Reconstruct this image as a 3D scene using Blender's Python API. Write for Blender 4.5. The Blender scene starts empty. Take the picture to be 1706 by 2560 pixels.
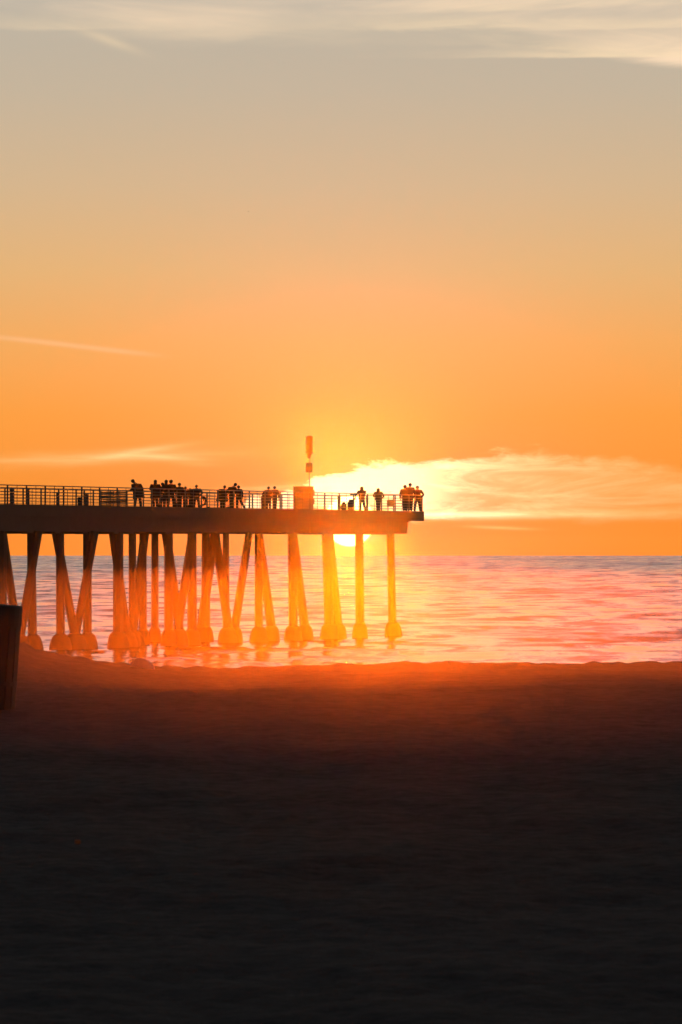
import bpy, bmesh, math, random
from mathutils import Vector, Matrix, noise
random.seed(7)
S = bpy.context.scene
COL = S.collection

# ------------------------------------------------------------------ camera, world, sun, exposure
F = 14000.0            # focal length in photograph pixels (a 200 mm lens)
CX, CY = 853.0, 1367.0  # principal column, row of the true horizontal
CAMZ = 6.3             # camera height above the water
cam_d = bpy.data.cameras.new('camera'); cam = bpy.data.objects.new('camera', cam_d); COL.objects.link(cam)
cam.location = (0, 0, CAMZ)
cam.rotation_euler = (math.radians(90) + math.atan((CY - 1280) / F), 0, 0)
cam_d.sensor_fit = 'VERTICAL'; cam_d.sensor_height = 36.0
cam_d.lens = F / 2560 * 36.0
cam_d.clip_start = 0.3; cam_d.clip_end = 20000
cam_d.dof.use_dof = True; cam_d.dof.focus_distance = 370; cam_d.dof.aperture_fstop = 16
S.camera = cam
S.render.resolution_x, S.render.resolution_y = 682, 1024
S.view_settings.view_transform = 'Standard'; S.view_settings.look = 'None'
S.view_settings.exposure = 0.0; S.view_settings.gamma = 1.0
S.view_settings.use_curve_mapping = False

SUN_U, SUN_Y = 874.0, 1303.0
SUN_AZ = (SUN_U - CX) / F
SUN_EL = (CY - SUN_Y) / F
sun_dir = Vector((math.sin(SUN_AZ) * math.cos(SUN_EL), math.cos(SUN_AZ) * math.cos(SUN_EL), math.sin(SUN_EL)))
SUN_ANGLE = math.radians(0.53)

def lin(r, g, b):
    f = lambda c: (c / 255 / 12.92) if c / 255 <= 0.04045 else ((c / 255 + 0.055) / 1.055) ** 2.4
    return (f(r), f(g), f(b), 1.0)

class N:
    """small helper round a node tree"""
    def __init__(s, tree): s.t = tree
    def new(s, typ, **kw):
        n = s.t.nodes.new(typ)
        for k, v in kw.items(): setattr(n, k, v)
        return n
    def link(s, a, b): s.t.links.new(a, b)
    def put(s, sock, v):
        if isinstance(v, bpy.types.NodeSocket): s.link(v, sock)
        elif v is not None: sock.default_value = v
    def m(s, op, a, b=None, c=None, clamp=False):
        n = s.new('ShaderNodeMath', operation=op, use_clamp=clamp)
        s.put(n.inputs[0], a)
        if b is not None: s.put(n.inputs[1], b)
        if c is not None: s.put(n.inputs[2], c)
        return n.outputs[0]
    def add(s, a, b): return s.m('ADD', a, b)
    def sub(s, a, b): return s.m('SUBTRACT', a, b)
    def mul(s, a, b): return s.m('MULTIPLY', a, b)
    def mulc(s, *a):
        r = a[0]
        for x in a[1:]: r = s.mul(r, x)
        return r
    def gauss(s, x, c, w):
        d = s.m('DIVIDE', s.sub(x, c), w)
        return s.m('EXPONENT', s.mul(s.mul(d, d), -1.0))
    def smooth(s, x, a, b, lo=0.0, hi=1.0):
        n = s.new('ShaderNodeMapRange', interpolation_type='SMOOTHSTEP')
        s.put(n.inputs[0], x); s.put(n.inputs[1], a); s.put(n.inputs[2], b)
        n.inputs[3].default_value = lo; n.inputs[4].default_value = hi
        return n.outputs[0]
    def ramp(s, x, stops, interp='LINEAR'):
        n = s.new('ShaderNodeValToRGB'); n.color_ramp.interpolation = interp
        e = n.color_ramp.elements
        while len(e) < len(stops): e.new(0.5)
        for i, (p, c) in enumerate(stops): e[i].position = p; e[i].color = c
        s.put(n.inputs[0], x); return n.outputs[0]
    def curve(s, x, pts):
        n = s.new('ShaderNodeFloatCurve'); c = n.mapping.curves[0]
        while len(c.points) < len(pts): c.points.new(0.5, 0.5)
        for i, (p, v) in enumerate(pts): c.points[i].location = (p, v)
        n.mapping.update()
        s.put(n.inputs['Value'], x); return n.outputs[0]
    def xyz(s, x, y, z):
        n = s.new('ShaderNodeCombineXYZ')
        s.put(n.inputs[0], x); s.put(n.inputs[1], y); s.put(n.inputs[2], z); return n.outputs[0]
    def noise(s, v, scale, detail=4.0, rough=0.55, dist=0.0):
        n = s.new('ShaderNodeTexNoise'); s.put(n.inputs['Vector'], v)
        n.inputs['Scale'].default_value = scale; n.inputs['Detail'].default_value = detail
        n.inputs['Roughness'].default_value = rough; n.inputs['Distortion'].default_value = dist
        return n.outputs['Fac']
    def mix(s, f, a, b, mode='MIX', clamp=False):
        n = s.new('ShaderNodeMix', data_type='RGBA', blend_type=mode, clamp_factor=True)
        s.put(n.inputs[0], f); s.put(n.inputs[6], a); s.put(n.inputs[7], b); return n.outputs[2]
    def col(s, c, k):
        return s.mix(1.0, c, k, 'MULTIPLY')

def build_world():
    w = bpy.data.worlds.new('World'); S.world = w; w.use_nodes = True
    t = w.node_tree; t.nodes.clear(); n = N(t)
    tc = n.new('ShaderNodeTexCoord')
    sep = n.new('ShaderNodeSeparateXYZ'); n.link(tc.outputs['Generated'], sep.inputs[0])
    x, y, z = sep.outputs
    az = n.m('ARCTAN2', x, y)
    el = n.m('ARCSINE', z)
    U = n.mul(az, F / 1000.0)      # 1 unit = 4.1 degrees
    V = n.mul(el, F / 1000.0)
    # --- clear sky by height, to ten degrees and on to the zenith
    low = n.ramp(n.m('DIVIDE', V, 1.5), [
        (0.0,  lin(246, 140, 48)),
        (0.10, lin(248, 148, 54)),
        (0.22, lin(248, 158, 66)),
        (0.34, lin(240, 170, 94)),
        (0.46, lin(226, 179, 120)),
        (0.60, lin(211, 181, 142)),
        (0.76, lin(196, 180, 156)),
        (0.90, lin(188, 179, 163)),
        (1.0,  lin(182, 179, 172))])
    high = n.ramp(n.m('DIVIDE', n.sub(V, 1.5), 20.5), [
        (0.0,  lin(182, 180, 174)),
        (0.05, lin(184, 184, 184)),
        (0.12, lin(162, 166, 172)),
        (0.28, lin(58, 68, 84)),
        (0.6,  lin(26, 34, 46)),
        (1.0,  lin(18, 25, 36))])
    base = n.mix(n.smooth(V, 1.49, 1.51), low, high)
    # the sunset side is the bright one
    away = n.smooth(n.m('ABSOLUTE', n.sub(az, SUN_AZ)), 0.12, 1.6, 1.0, 0.05)
    base = n.col(base, n.xyz(away, n.m('POWER', away, 0.9), n.m('POWER', away, 0.75)))
    # nearer the sun the low sky turns from orange to yellow
    du = n.sub(U, (SUN_U - CX) / 1000); dv = n.sub(V, (CY - SUN_Y) / 1000)
    r = n.m('SQRT', n.add(n.mul(du, du), n.mul(n.mul(dv, dv), 0.55)))
    g1 = n.m('EXPONENT', n.mul(n.m('POWER', n.m('DIVIDE', r, 0.5), 2.0), -1.0))
    g2 = n.m('EXPONENT', n.mul(n.m('DIVIDE', r, 0.04), -1.0))
    base = n.mix(1.0, base, n.col((0.02, 0.025, 0.06, 1), n.xyz(g1, g1, g1)), 'ADD')
    # --- clouds
    wv = n.xyz(n.mul(U, 1.0), n.mul(V, 1.0), 0.0)
    nz = lambda sx, sy, sc, det=5.0, ro=0.6, off=0.0, di=0.0: n.noise(n.xyz(n.add(n.mul(U, sx), off), n.mul(V, sy), off * 1.7), sc, det, ro, di)
    # 1: the bright bank right of the sun
    w1 = n.sub(nz(2.0, 9.0, 2.2, 6, 0.62, 3.1, 0.4), 0.5)
    w2 = n.sub(nz(7.0, 16.0, 2.0, 5, 0.6, 8.4, 0.3), 0.5)
    Un = n.add(n.m('DIVIDE', U, 3.0), 0.5)       # -1.5..1.5 -> 0..1
    top = n.curve(Un, [(0.0, 0.05), (0.385, 0.02), (0.425, 0.135), (0.465, 0.165), (0.49, 0.185), (0.545, 0.215), (0.565, 0.213), (0.60, 0.232), (0.64, 0.245), (0.70, 0.238), (0.76, 0.22), (0.84, 0.17), (1.0, 0.14)])
    bot = n.curve(Un, [(0.0, 0.1), (0.385, 0.1), (0.425, 0.095), (0.465, 0.098), (0.55, 0.095), (0.58, 0.085), (0.66, 0.075), (0.8, 0.07), (1.0, 0.07)])
    edge = n.add(n.mul(w1, 0.07), n.mul(w2, 0.06))
    soft_t = n.curve(Un, [(0.0, 0.02), (0.5, 0.018), (0.6, 0.035), (0.8, 0.06), (1.0, 0.06)])
    m1 = n.m('MULTIPLY', n.smooth(n.sub(n.add(top, edge), V), 0.0, soft_t), n.smooth(n.sub(V, n.add(bot, n.mul(w1, 0.12))), -0.014, n.curve(Un, [(0.0, 0.014), (0.56, 0.014), (0.64, 0.05), (1.0, 0.06)])))
    m1 = n.mul(m1, n.smooth(U, -0.34, -0.20))
    near = n.curve(Un, [(0.0, 1.0), (0.56, 1.0), (0.60, 0.70), (0.635, 0.46), (0.70, 0.28), (0.78, 0.20), (1.0, 0.10)])
    streak = n.smooth(nz(1.3, 9.0, 1.8, 7, 0.66, 5.5, 0.8), 0.34, 0.64, 0.40, 1.08)
    streak = n.m('MAXIMUM', streak, n.smooth(U, 0.42, 0.15))
    f1 = n.mulc(m1, streak, near)
    cl = n.col((0.6, 0.95, 0.60, 1), n.xyz(f1, f1, f1))
    # its thin lower streaks
    def bar(u0, wu, v0, wv_, amp, slope=0.0, off=0.0, colr=(0.45, 0.55, 0.28, 1)):
        vv = n.sub(n.sub(V, v0), n.mul(n.sub(U, u0), slope))
        vv = n.add(vv, n.mul(n.sub(nz(1.6, 4.0, 2.0, 4, 0.6, off + 1.3), 0.5), wv_ * 1.6))
        f = n.mulc(n.gauss(U, u0, wu), n.m('EXPONENT', n.mul(n.m('POWER', n.m('DIVIDE', n.m('ABSOLUTE', vv), wv_), 1.8), -1.0)), n.smooth(nz(2.0, 30.0, 2.0, 4, 0.6, off), 0.25, 0.7, 0.35, 1.0), amp)
        return n.col(colr, n.xyz(f, f, f))
    parts = [cl,
        bar(0.28, 0.26, 0.079, 0.010, 0.8, 0.0, 1.0, (0.7, 0.8, 0.5, 1)),
        bar(0.40, 0.07, 0.048, 0.004, 0.5, -0.03, 2.0),
        bar(0.55, 0.35, 0.085, 0.012, 0.28, 0.0, 4.0),
        bar(-0.15, 0.12, 0.148, 0.007, 0.45, 0.05, 4.7),
        # left cirrus over the pier
        bar(-0.62, 0.28, 0.222, 0.015, 0.55, 0.03, 12.0, (0.30, 0.42, 0.25, 1)),
        bar(-0.50, 0.10, 0.238, 0.008, 0.5, 0.14, 13.0, (0.30, 0.42, 0.25, 1)),
        bar(-0.43, 0.09, 0.222, 0.008, 0.45, -0.08, 15.0, (0.30, 0.42, 0.25, 1)),
        bar(-0.36, 0.05, 0.205, 0.006, 0.14, -0.04, 16.0, (0.30, 0.42, 0.25, 1)),
    ]
    # contrail
    vv = n.sub(V, n.add(n.add(0.5, n.mul(n.add(U, 0.65), -0.112)), n.mul(n.sub(nz(3, 3, 2.0), 0.5), 0.006)))
    fc = n.mulc(n.gauss(vv, 0.0, 0.0065), n.smooth(U, -0.40, -0.56), n.smooth(U, -1.05, -0.72, 0.35, 1.0), 0.10)
    parts.append(n.col((0.55, 0.7, 0.75, 1), n.xyz(fc, fc, fc)))
    acc = parts[0]
    for p in parts[1:]: acc = n.mix(1.0, acc, p, 'ADD')
    # top veil
    a = nz(0.9, 5.5, 1.5, 6, 0.58, 21.0, 0.9)
    b = nz(0.5, 2.6, 1.3, 5, 0.55, 33.0, 0.5)
    floor_v = n.curve(Un, [(0.0, 0.36), (0.22, 0.35), (0.30, 0.30), (0.36, 0.27), (0.5, 0.33), (0.62, 0.32), (0.70, 0.255), (0.80, 0.215), (1.0, 0.18)])
    vtop = n.sub(V, n.add(0.98, floor_v))
    vtop = n.add(vtop, n.mul(n.sub(a, 0.5), 0.03))
    veil = n.smooth(vtop, -0.015, n.curve(Un, [(0.0, 0.06), (0.5, 0.07), (0.66, 0.03), (1.0, 0.02)]))
    veil = n.mul(veil, n.smooth(V, 2.6, 1.9))
    tex = n.add(n.add(n.mul(n.smooth(a, 0.36, 0.66), 0.55), n.mul(n.smooth(b, 0.38, 0.62), 0.4)), 0.16)
    ft = n.mulc(veil, tex, n.smooth(U, -0.9, 0.7, 0.6, 0.95))
    c1 = n.mix(n.m('MINIMUM', ft, 0.9), base, lin(255, 224, 188))
    for u0, wu, v0, wd, amp, sl, of in ((0.30, 0.34, 1.298, 0.014, 0.5, 0.0, 41.0), (0.75, 0.30, 1.296, 0.010, 0.45, 0.015, 43.0), (0.72, 0.36, 1.222, 0.010, 0.7, -0.004, 45.0),
                                        (0.55, 0.30, 1.252, 0.016, 0.35, -0.03, 47.0), (0.50, 0.40, 1.345, 0.010, 0.35, 0.02, 49.0), (-0.70, 0.25, 1.300, 0.016, 0.30, -0.02, 51.0), (-0.2, 0.35, 1.27, 0.03, 0.22, -0.01, 53.0)):
        vv = n.sub(n.sub(V, v0), n.mul(n.sub(U, u0), sl))
        vv = n.add(vv, n.mul(n.sub(nz(1.4, 5.0, 1.6, 5, 0.6, of, 0.5), 0.5), wd * 3.0))
        # sharp underneath, feathered above
        band = n.m('MULTIPLY', n.smooth(vv, -wd * 0.9, -wd * 0.1), n.smooth(vv, wd * 3.0, 0.0))
        fb = n.mulc(band, n.gauss(U, u0, wu), n.smooth(nz(1.8, 9.0, 1.8, 6, 0.62, of + 2.0, 0.6), 0.3, 0.66, 0.35, 1.0), amp)
        c1 = n.mix(fb, c1, lin(255, 226, 184))
    fl = n.mulc(n.gauss(U, -0.58, 0.07), n.gauss(n.sub(V, n.mul(n.add(U, 0.58), -0.35)), 1.262, 0.012), 0.3)
    c1 = n.mix(fl, c1, lin(255, 225, 180))
    c2 = n.mix(1.0, c1, acc, 'ADD')
    # --- the sun's disc with the glare of thin cloud round it
    disc = n.smooth(n.m('SQRT', n.add(n.mul(du, du), n.mul(dv, dv))), SUN_ANGLE / 2 * F / 1000 * 1.02, SUN_ANGLE / 2 * F / 1000 * 0.9)
    aure = n.add(n.mul(g2, 1.1), n.mul(disc, 3.5))
    c3 = n.mix(1.0, c2, n.col((1.0, 0.72, 0.32, 1), n.xyz(aure, aure, aure)), 'ADD')
    # physical twilight sky beneath it all
    sky = n.new('ShaderNodeTexSky', sky_type='NISHITA'); sky.sun_disc = False
    sky.sun_elevation = SUN_EL; sky.sun_rotation = SUN_AZ
    nish = n.mix(1.0, sky.outputs[0], (0.0008, 0.0008, 0.0008, 1), 'MULTIPLY')
    c4 = n.mix(1.0, c3, nish, 'ADD')
    bg = n.new('ShaderNodeBackground'); n.link(c4, bg.inputs[0]); bg.inputs[1].default_value = 1.0
    out = n.new('ShaderNodeOutputWorld'); n.link(bg.outputs[0], out.inputs[0])
    w.cycles.sampling_method = 'MANUAL'; w.cycles.sample_map_resolution = 2048
build_world()

sun_d = bpy.data.lights.new('sun', 'SUN'); sun_o = bpy.data.objects.new('sun', sun_d); COL.objects.link(sun_o)
sun_d.energy = 0.75; sun_d.angle = SUN_ANGLE; sun_d.color = (1.0, 0.128, 0.001)
sun_o.rotation_euler = sun_dir.to_track_quat('Z', 'Y').to_euler()

C = S.cycles
C.use_denoising = True; C.denoiser = 'OPENIMAGEDENOISE'
C.max_bounces = 5; C.diffuse_bounces = 2; C.glossy_bounces = 3; C.volume_bounces = 0
C.sample_clamp_indirect = 4.0; C.use_adaptive_sampling = False

# ------------------------------------------------------------------ helpers
def tag(o, label=None, cat=None, group=None, kind=None):
    if label: o['label'] = label
    if cat: o['category'] = cat
    if group: o['group'] = group
    if kind: o['kind'] = kind
    return o

def obj(name, me, mat=None, parent=None):
    o = bpy.data.objects.new(name, me); COL.objects.link(o)
    if mat and not me.materials: me.materials.append(mat)
    if parent: o.parent = parent
    return o

def empty(name, loc, rz=0.0):
    o = bpy.data.objects.new(name, None); COL.objects.link(o); o.location = loc; o.rotation_euler = (0, 0, rz); o.empty_display_size = 0.3
    return o

def mesh_from(name, verts, faces, smooth=False):
    me = bpy.data.meshes.new(name); me.from_pydata([tuple(v) for v in verts], [], faces); me.update()
    if smooth: me.polygons.foreach_set('use_smooth', [True] * len(me.polygons))
    return me

class MB:
    def __init__(s): s.v = []; s.f = []
    def box(s, c, d, rz=0.0, bev=0.0):
        x, y, z = d[0] / 2, d[1] / 2, d[2] / 2
        R = Matrix.Rotation(rz, 3, 'Z'); b = len(s.v)
        if bev <= 0:
            for sz in (-z, z):
                for sx, sy in ((-x, -y), (x, -y), (x, y), (-x, y)): s.v.append(Vector(c) + R @ Vector((sx, sy, sz)))
            s.f += [(b, b + 3, b + 2, b + 1), (b + 4, b + 5, b + 6, b + 7)] + [(b + i, b + (i + 1) % 4, b + 4 + (i + 1) % 4, b + 4 + i) for i in range(4)]
        else:
            lv = [(-z, x - bev, y - bev), (-z + bev, x, y), (z - bev, x, y), (z, x - bev, y - bev)]
            for zz, xx, yy in lv:
                for sx, sy in ((-1, -1), (1, -1), (1, 1), (-1, 1)): s.v.append(Vector(c) + R @ Vector((sx * xx, sy * yy, zz)))
            s.f.append((b + 3, b + 2, b + 1, b)); s.f.append((b + 12, b + 13, b + 14, b + 15))
            for k in range(3):
                for i in range(4): s.f.append((b + 4 * k + i, b + 4 * k + (i + 1) % 4, b + 4 * k + 4 + (i + 1) % 4, b + 4 * k + 4 + i))
        return s
    def tube(s, pts, rad, n=8, cap=True, sq=None):
        """rings along pts with radius per point"""
        if not hasattr(rad, '__len__'): rad = [rad] * len(pts)
        pts = [Vector(p) for p in pts]; b = len(s.v)
        for i, p in enumerate(pts):
            d = (pts[min(i + 1, len(pts) - 1)] - pts[max(i - 1, 0)]).normalized()
            u = d.cross(Vector((0, 1, 0)) if abs(d.y) < 0.9 else Vector((1, 0, 0))).normalized(); w = d.cross(u)
            for k in range(n):
                a = 2 * math.pi * (k + 0.5) / n
                s.v.append(p + rad[i] * (u * math.cos(a) + w * math.sin(a)))
        for i in range(len(pts) - 1):
            for k in range(n):
                s.f.append((b + i * n + k, b + i * n + (k + 1) % n, b + (i + 1) * n + (k + 1) % n, b + (i + 1) * n + k))
        if cap:
            s.f.append(tuple(b + k for k in range(n))[::-1]); e = b + (len(pts) - 1) * n
            s.f.append(tuple(e + k for k in range(n)))
        return s
    def ball(s, c, r, nu=10, nv=7):
        b = len(s.v); c = Vector(c); r = Vector(r if hasattr(r, '__len__') else (r, r, r))
        for i in range(nv + 1):
            t = math.pi * i / nv
            for k in range(nu):
                a = 2 * math.pi * k / nu
                s.v.append(c + Vector((r.x * math.sin(t) * math.cos(a), r.y * math.sin(t) * math.sin(a), r.z * math.cos(t))))
        for i in range(nv):
            for k in range(nu): s.f.append((b + i * nu + k, b + (i + 1) * nu + k, b + (i + 1) * nu + (k + 1) % nu, b + i * nu + (k + 1) % nu))
        return s
    def prism(s, outline, y0, y1):
        """outline in xz, extruded along y"""
        b = len(s.v); k = len(outline)
        for y in (y0, y1):
            for x, z in outline: s.v.append(Vector((x, y, z)))
        s.f.append(tuple(range(b, b + k))); s.f.append(tuple(range(b + k, b + 2 * k))[::-1])
        for i in range(k): s.f.append((b + i, b + k + i, b + k + (i + 1) % k, b + (i + 1) % k))
        return s
    def build(s, name, mat=None, parent=None, smooth=False):
        me = mesh_from(name, s.v, s.f, smooth)
        bm = bmesh.new(); bm.from_mesh(me); bmesh.ops.recalc_face_normals(bm, faces=bm.faces); bm.to_mesh(me); bm.free()
        if smooth: me.polygons.foreach_set('use_smooth', [True] * len(me.polygons))
        return obj(name, me, mat, parent)

def at(px, py, D):
    return Vector(((px - CX) / F * D, D, CAMZ + (CY - py) / F * D))

# ------------------------------------------------------------------ materials
def mat_basic(name, colr, rough=0.7, metal=0.0, var=0.25, scale=3.0, bump=0.02, spec=0.5):
    m = bpy.data.materials.new(name); m.use_nodes = True; t = m.node_tree; n = N(t)
    bs = t.nodes['Principled BSDF']
    tc = n.new('ShaderNodeTexCoord').outputs['Object']
    f = n.noise(tc, scale, 6, 0.65)
    c = n.mix(f, tuple(k * (1 - var) for k in colr[:3]) + (1,), tuple(min(1, k * (1 + var)) for k in colr[:3]) + (1,))
    n.link(c, bs.inputs['Base Color']); bs.inputs['Metallic'].default_value = metal
    n.link(n.m('MULTIPLY_ADD', f, 0.25, rough - 0.12), bs.inputs['Roughness'])
    bs.inputs['Specular IOR Level'].default_value = spec
    if bump:
        b = n.new('ShaderNodeBump'); b.inputs['Distance'].default_value = bump; b.inputs['Strength'].default_value = 0.6
        n.link(n.noise(tc, scale * 4, 5, 0.6), b.inputs['Height']); n.link(b.outputs[0], bs.inputs['Normal'])
    return m

M = {}
M['concrete'] = mat_basic('weathered_concrete', (0.13, 0.12, 0.11), 0.85, scale=1.2, bump=0.02, spec=0.3)
M['barnacle'] = mat_basic('barnacled_concrete', (0.10, 0.09, 0.08), 0.95, scale=5, bump=0.06, spec=0.2)
M['rail'] = mat_basic('painted_rail', (0.10, 0.11, 0.12), 0.5, metal=0.0, scale=8, bump=0)
M['steel'] = mat_basic('galvanised_steel', (0.22, 0.22, 0.23), 0.5, metal=0.6, scale=6, bump=0)
M['greybox'] = mat_basic('grey_painted_box', (0.18, 0.18, 0.17), 0.6, scale=4, bump=0.003)
M['darkplastic'] = mat_basic('dark_plastic', (0.03, 0.03, 0.032), 0.55, scale=6, bump=0.003)
M['wood'] = mat_basic('weathered_wood', (0.12, 0.08, 0.05), 0.8, scale=5, bump=0.01)
M['skin'] = mat_basic('skin', (0.36, 0.22, 0.15), 0.55, scale=10, bump=0)
M['bird'] = mat_basic('gull_feathers', (0.35, 0.35, 0.36), 0.7, scale=10, bump=0)
M['stone'] = mat_basic('rounded_stone', (0.7, 0.48, 0.54), 0.7, scale=9, bump=0.01)
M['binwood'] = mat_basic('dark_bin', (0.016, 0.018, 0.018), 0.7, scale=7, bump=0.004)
M['scrap'] = mat_basic('orange_scrap', (0.6, 0.16, 0.03), 0.6, scale=20, bump=0)

def sand_material():
    m = bpy.data.materials.new('dark_dry_sand'); m.use_nodes = True; t = m.node_tree; n = N(t)
    bs = t.nodes['Principled BSDF']
    tc = n.new('ShaderNodeTexCoord').outputs['Object']
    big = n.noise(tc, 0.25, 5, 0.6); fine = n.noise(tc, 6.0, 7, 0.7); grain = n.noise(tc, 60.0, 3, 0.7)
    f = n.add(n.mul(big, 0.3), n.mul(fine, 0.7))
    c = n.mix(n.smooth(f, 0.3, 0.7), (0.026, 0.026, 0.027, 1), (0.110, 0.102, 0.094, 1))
    n.link(c, bs.inputs['Base Color'])
    bs.inputs['Roughness'].default_value = 0.95; bs.inputs['Specular IOR Level'].default_value = 0.15
    b = n.new('ShaderNodeBump'); b.inputs['Distance'].default_value = 0.05; b.inputs['Strength'].default_value = 0.8
    n.link(n.add(fine, n.mul(grain, 0.2)), b.inputs['Height']); n.link(b.outputs[0], bs.inputs['Normal'])
    return m

def sea_material():
    m = bpy.data.materials.new('sea_water'); m.use_nodes = True; t = m.node_tree; n = N(t)
    bs = t.nodes['Principled BSDF']
    tc = n.new('ShaderNodeTexCoord').outputs['Object']
    bs.inputs['Base Color'].default_value = (0.03, 0.035, 0.04, 1)
    bs.inputs['IOR'].default_value = 1.333
    def layer(sx, sy, sc, det=4, ro=0.6, out='Fac', dist=0.0):
        mp = n.new('ShaderNodeMapping'); mp.inputs['Scale'].default_value = (sx, sy, 1.0); n.link(tc, mp.inputs[0])
        q = n.new('ShaderNodeTexNoise'); n.link(mp.outputs[0], q.inputs['Vector']); q.inputs['Scale'].default_value = sc
        q.inputs['Detail'].default_value = det; q.inputs['Roughness'].default_value = ro; q.inputs['Distortion'].default_value = dist
        return q.outputs[out]
    lanes = n.smooth(layer(0.6, 0.20, 0.035, 6), 0.44, 0.62)            # swells and wind lanes far out
    chop = n.smooth(layer(1.0, 0.34, 0.16, 6, 0.68, dist=0.4), 0.43, 0.66)   # wave faces
    rip = n.smooth(layer(1.0, 0.6, 1.3, 5, 0.65), 0.35, 0.75)
    slope = n.add(n.add(0.012, n.mul(lanes, 0.07)), n.add(n.mul(chop, 0.19), n.mul(n.mul(rip, n.add(0.35, chop)), 0.05)))
    sidew = n.mul(n.sub(layer(1.0, 0.6, 0.9, 4), 0.5), 0.16)
    v = n.new('ShaderNodeVectorMath', operation='NORMALIZE')
    n.link(n.xyz(sidew, n.mul(slope, -1.0), 1.0), v.inputs[0])
    n.link(v.outputs[0], bs.inputs['Normal'])
    bs.inputs['Roughness'].default_value = 0.11
    return m

def volume_material(name, density, aniso, colr):
    m = bpy.data.materials.new(name); m.use_nodes = True; t = m.node_tree; t.nodes.clear(); n = N(t)
    v = n.new('ShaderNodeVolumePrincipled'); v.inputs['Density'].default_value = density
    v.inputs['Anisotropy'].default_value = aniso; v.inputs['Color'].default_value = colr
    o = n.new('ShaderNodeOutputMaterial'); n.link(v.outputs[0], o.inputs['Volume'])
    m.cycles.homogeneous_volume = True
    return m

# ------------------------------------------------------------------ the setting: sand, sea, air
def interp(x, pts):
    if x <= pts[0][0]: return pts[0][1]
    for (a, va), (b, vb) in zip(pts, pts[1:]):
        if x <= b:
            k = (x - a) / (b - a); k = k * k * (3 - 2 * k); return va + (vb - va) * k
    return pts[-1][1]

CREST = [(-853, 1604), (-803, 1612), (-745, 1632), (-660, 1649), (-555, 1662), (-470, 1671), (-360, 1675), (-300, 1676), (-220, 1672), (0, 1668), (100, 1666), (150, 1661), (320, 1663), (600, 1662), (853, 1660)]
def sand_h(x, y):
    """height of the beach above the water"""
    a = math.atan2(x, max(y, 0.01)); u = a * F
    d = math.hypot(x, y) if y > 0 else 10.0
    if y <= 0: crest = 3.95
    else: crest = CAMZ - (interp(u, CREST) - CY) / F * 108.0
    nx = noise.noise(Vector((x * 0.05, y * 0.05, 3.0)))
    kk = min(1.0, max(0.0, (d - 6) / 50.0))
    near = 4.26 + 0.52 * (kk * 0.6 + 0.4 * kk * kk * (3 - 2 * kk)) + 0.03 * noise.noise(Vector((x * 0.10, y * 0.16, 9.0))) + 0.025 * noise.noise(Vector((x * 0.3, y * 0.3, 2.0)))
    # the last ridge of the near beach (about 59 m) and the hollow behind it
    rid = 58 + 7 * noise.noise(Vector((x * 0.16, 1.0, 0.0))) + 2.5 * noise.noise(Vector((x * 0.6, 4.0, 0.0))) - 0.3 * x
    if d < rid: h = near
    else:            # beyond the ridge the beach falls away at a gently lessening angle to the crest
        s0 = (CAMZ - near) / rid; sc = (CAMZ - crest) / 108.0
        k = min(1.0, (d - rid) / (108.0 - rid))
        q = noise.noise(Vector((x * 0.12, y * 0.09, 6.0))) + 0.6 * noise.noise(Vector((x * 0.5, y * 0.2, 1.0)))
        h = CAMZ - d * (s0 + (sc - s0) * k + 0.00075 * q * math.sin(math.pi * k))
    if d > 108:
        k = min(1.0, (d - 108) / 70.0); k = k * k * (3 - 2 * k)
        h = crest + (-1.2 - crest) * k
    if d > 178: h = -1.2 - min(4.0, (d - 178) * 0.02)
    if y < 0 or abs(a) > 1.2: pass
    if d < 130:
        f = noise.fractal(Vector((x * 0.9, y * 0.55, 0.0)), 0.9, 2.1, 5)
        g = noise.fractal(Vector((x * 3.1, y * 2.2, 5.0)), 0.8, 2.1, 3)
        h += 0.035 * f + 0.014 * g
        if 98 < d < 118: h += 0.04 * noise.noise(Vector((x * 1.6, y * 0.3, 7))) + 0.03 * noise.noise(Vector((x * 5.0, y * 0.6, 2)))
    return h

def polar(name, radii, angles, hf, closed=False):
    v = []; f = []; na = len(angles)
    for r in radii:
        for a in angles:
            x, y = r * math.sin(a), r * math.cos(a); v.append((x, y, hf(x, y)))
    nr = len(radii)
    for i in range(nr - 1):
        for k in range(na - (0 if closed else 1)):
            k2 = (k + 1) % na
            f.append((i * na + k, i * na + k2, (i + 1) * na + k2, (i + 1) * na + k))
    return v, f

def angle_list(half, nd, coarse, end=math.pi):
    a = [-half + 2 * half * i / nd for i in range(nd + 1)]
    left = []; x = half; st = 2 * half / nd
    while x < end:
        st = min(coarse, st * 1.35); x += st
        if x < end: left.append(x)
    return [-q for q in reversed(left)] + a + left

def build_sand():
    radii = []; r = 2.0
    while r < 12: radii.append(r); r *= 1.25
    r = 12.0
    while r < 125: radii.append(r); r *= 1.0085
    while r < 260: radii.append(r); r *= 1.06
    while r < 5200: radii.append(r); r *= 1.35
    ang = angle_list(0.075, 360, 0.12)
    v, f = polar('sand', radii, ang, sand_h, closed=True)
    c = len(v); v.append((0, 0, 4.26)); na = len(ang)
    f += [(c, (k + 1) % na, k) for k in range(na)]
    me = mesh_from('sand_beach', v, f, True)
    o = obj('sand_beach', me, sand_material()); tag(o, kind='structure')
build_sand()

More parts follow.
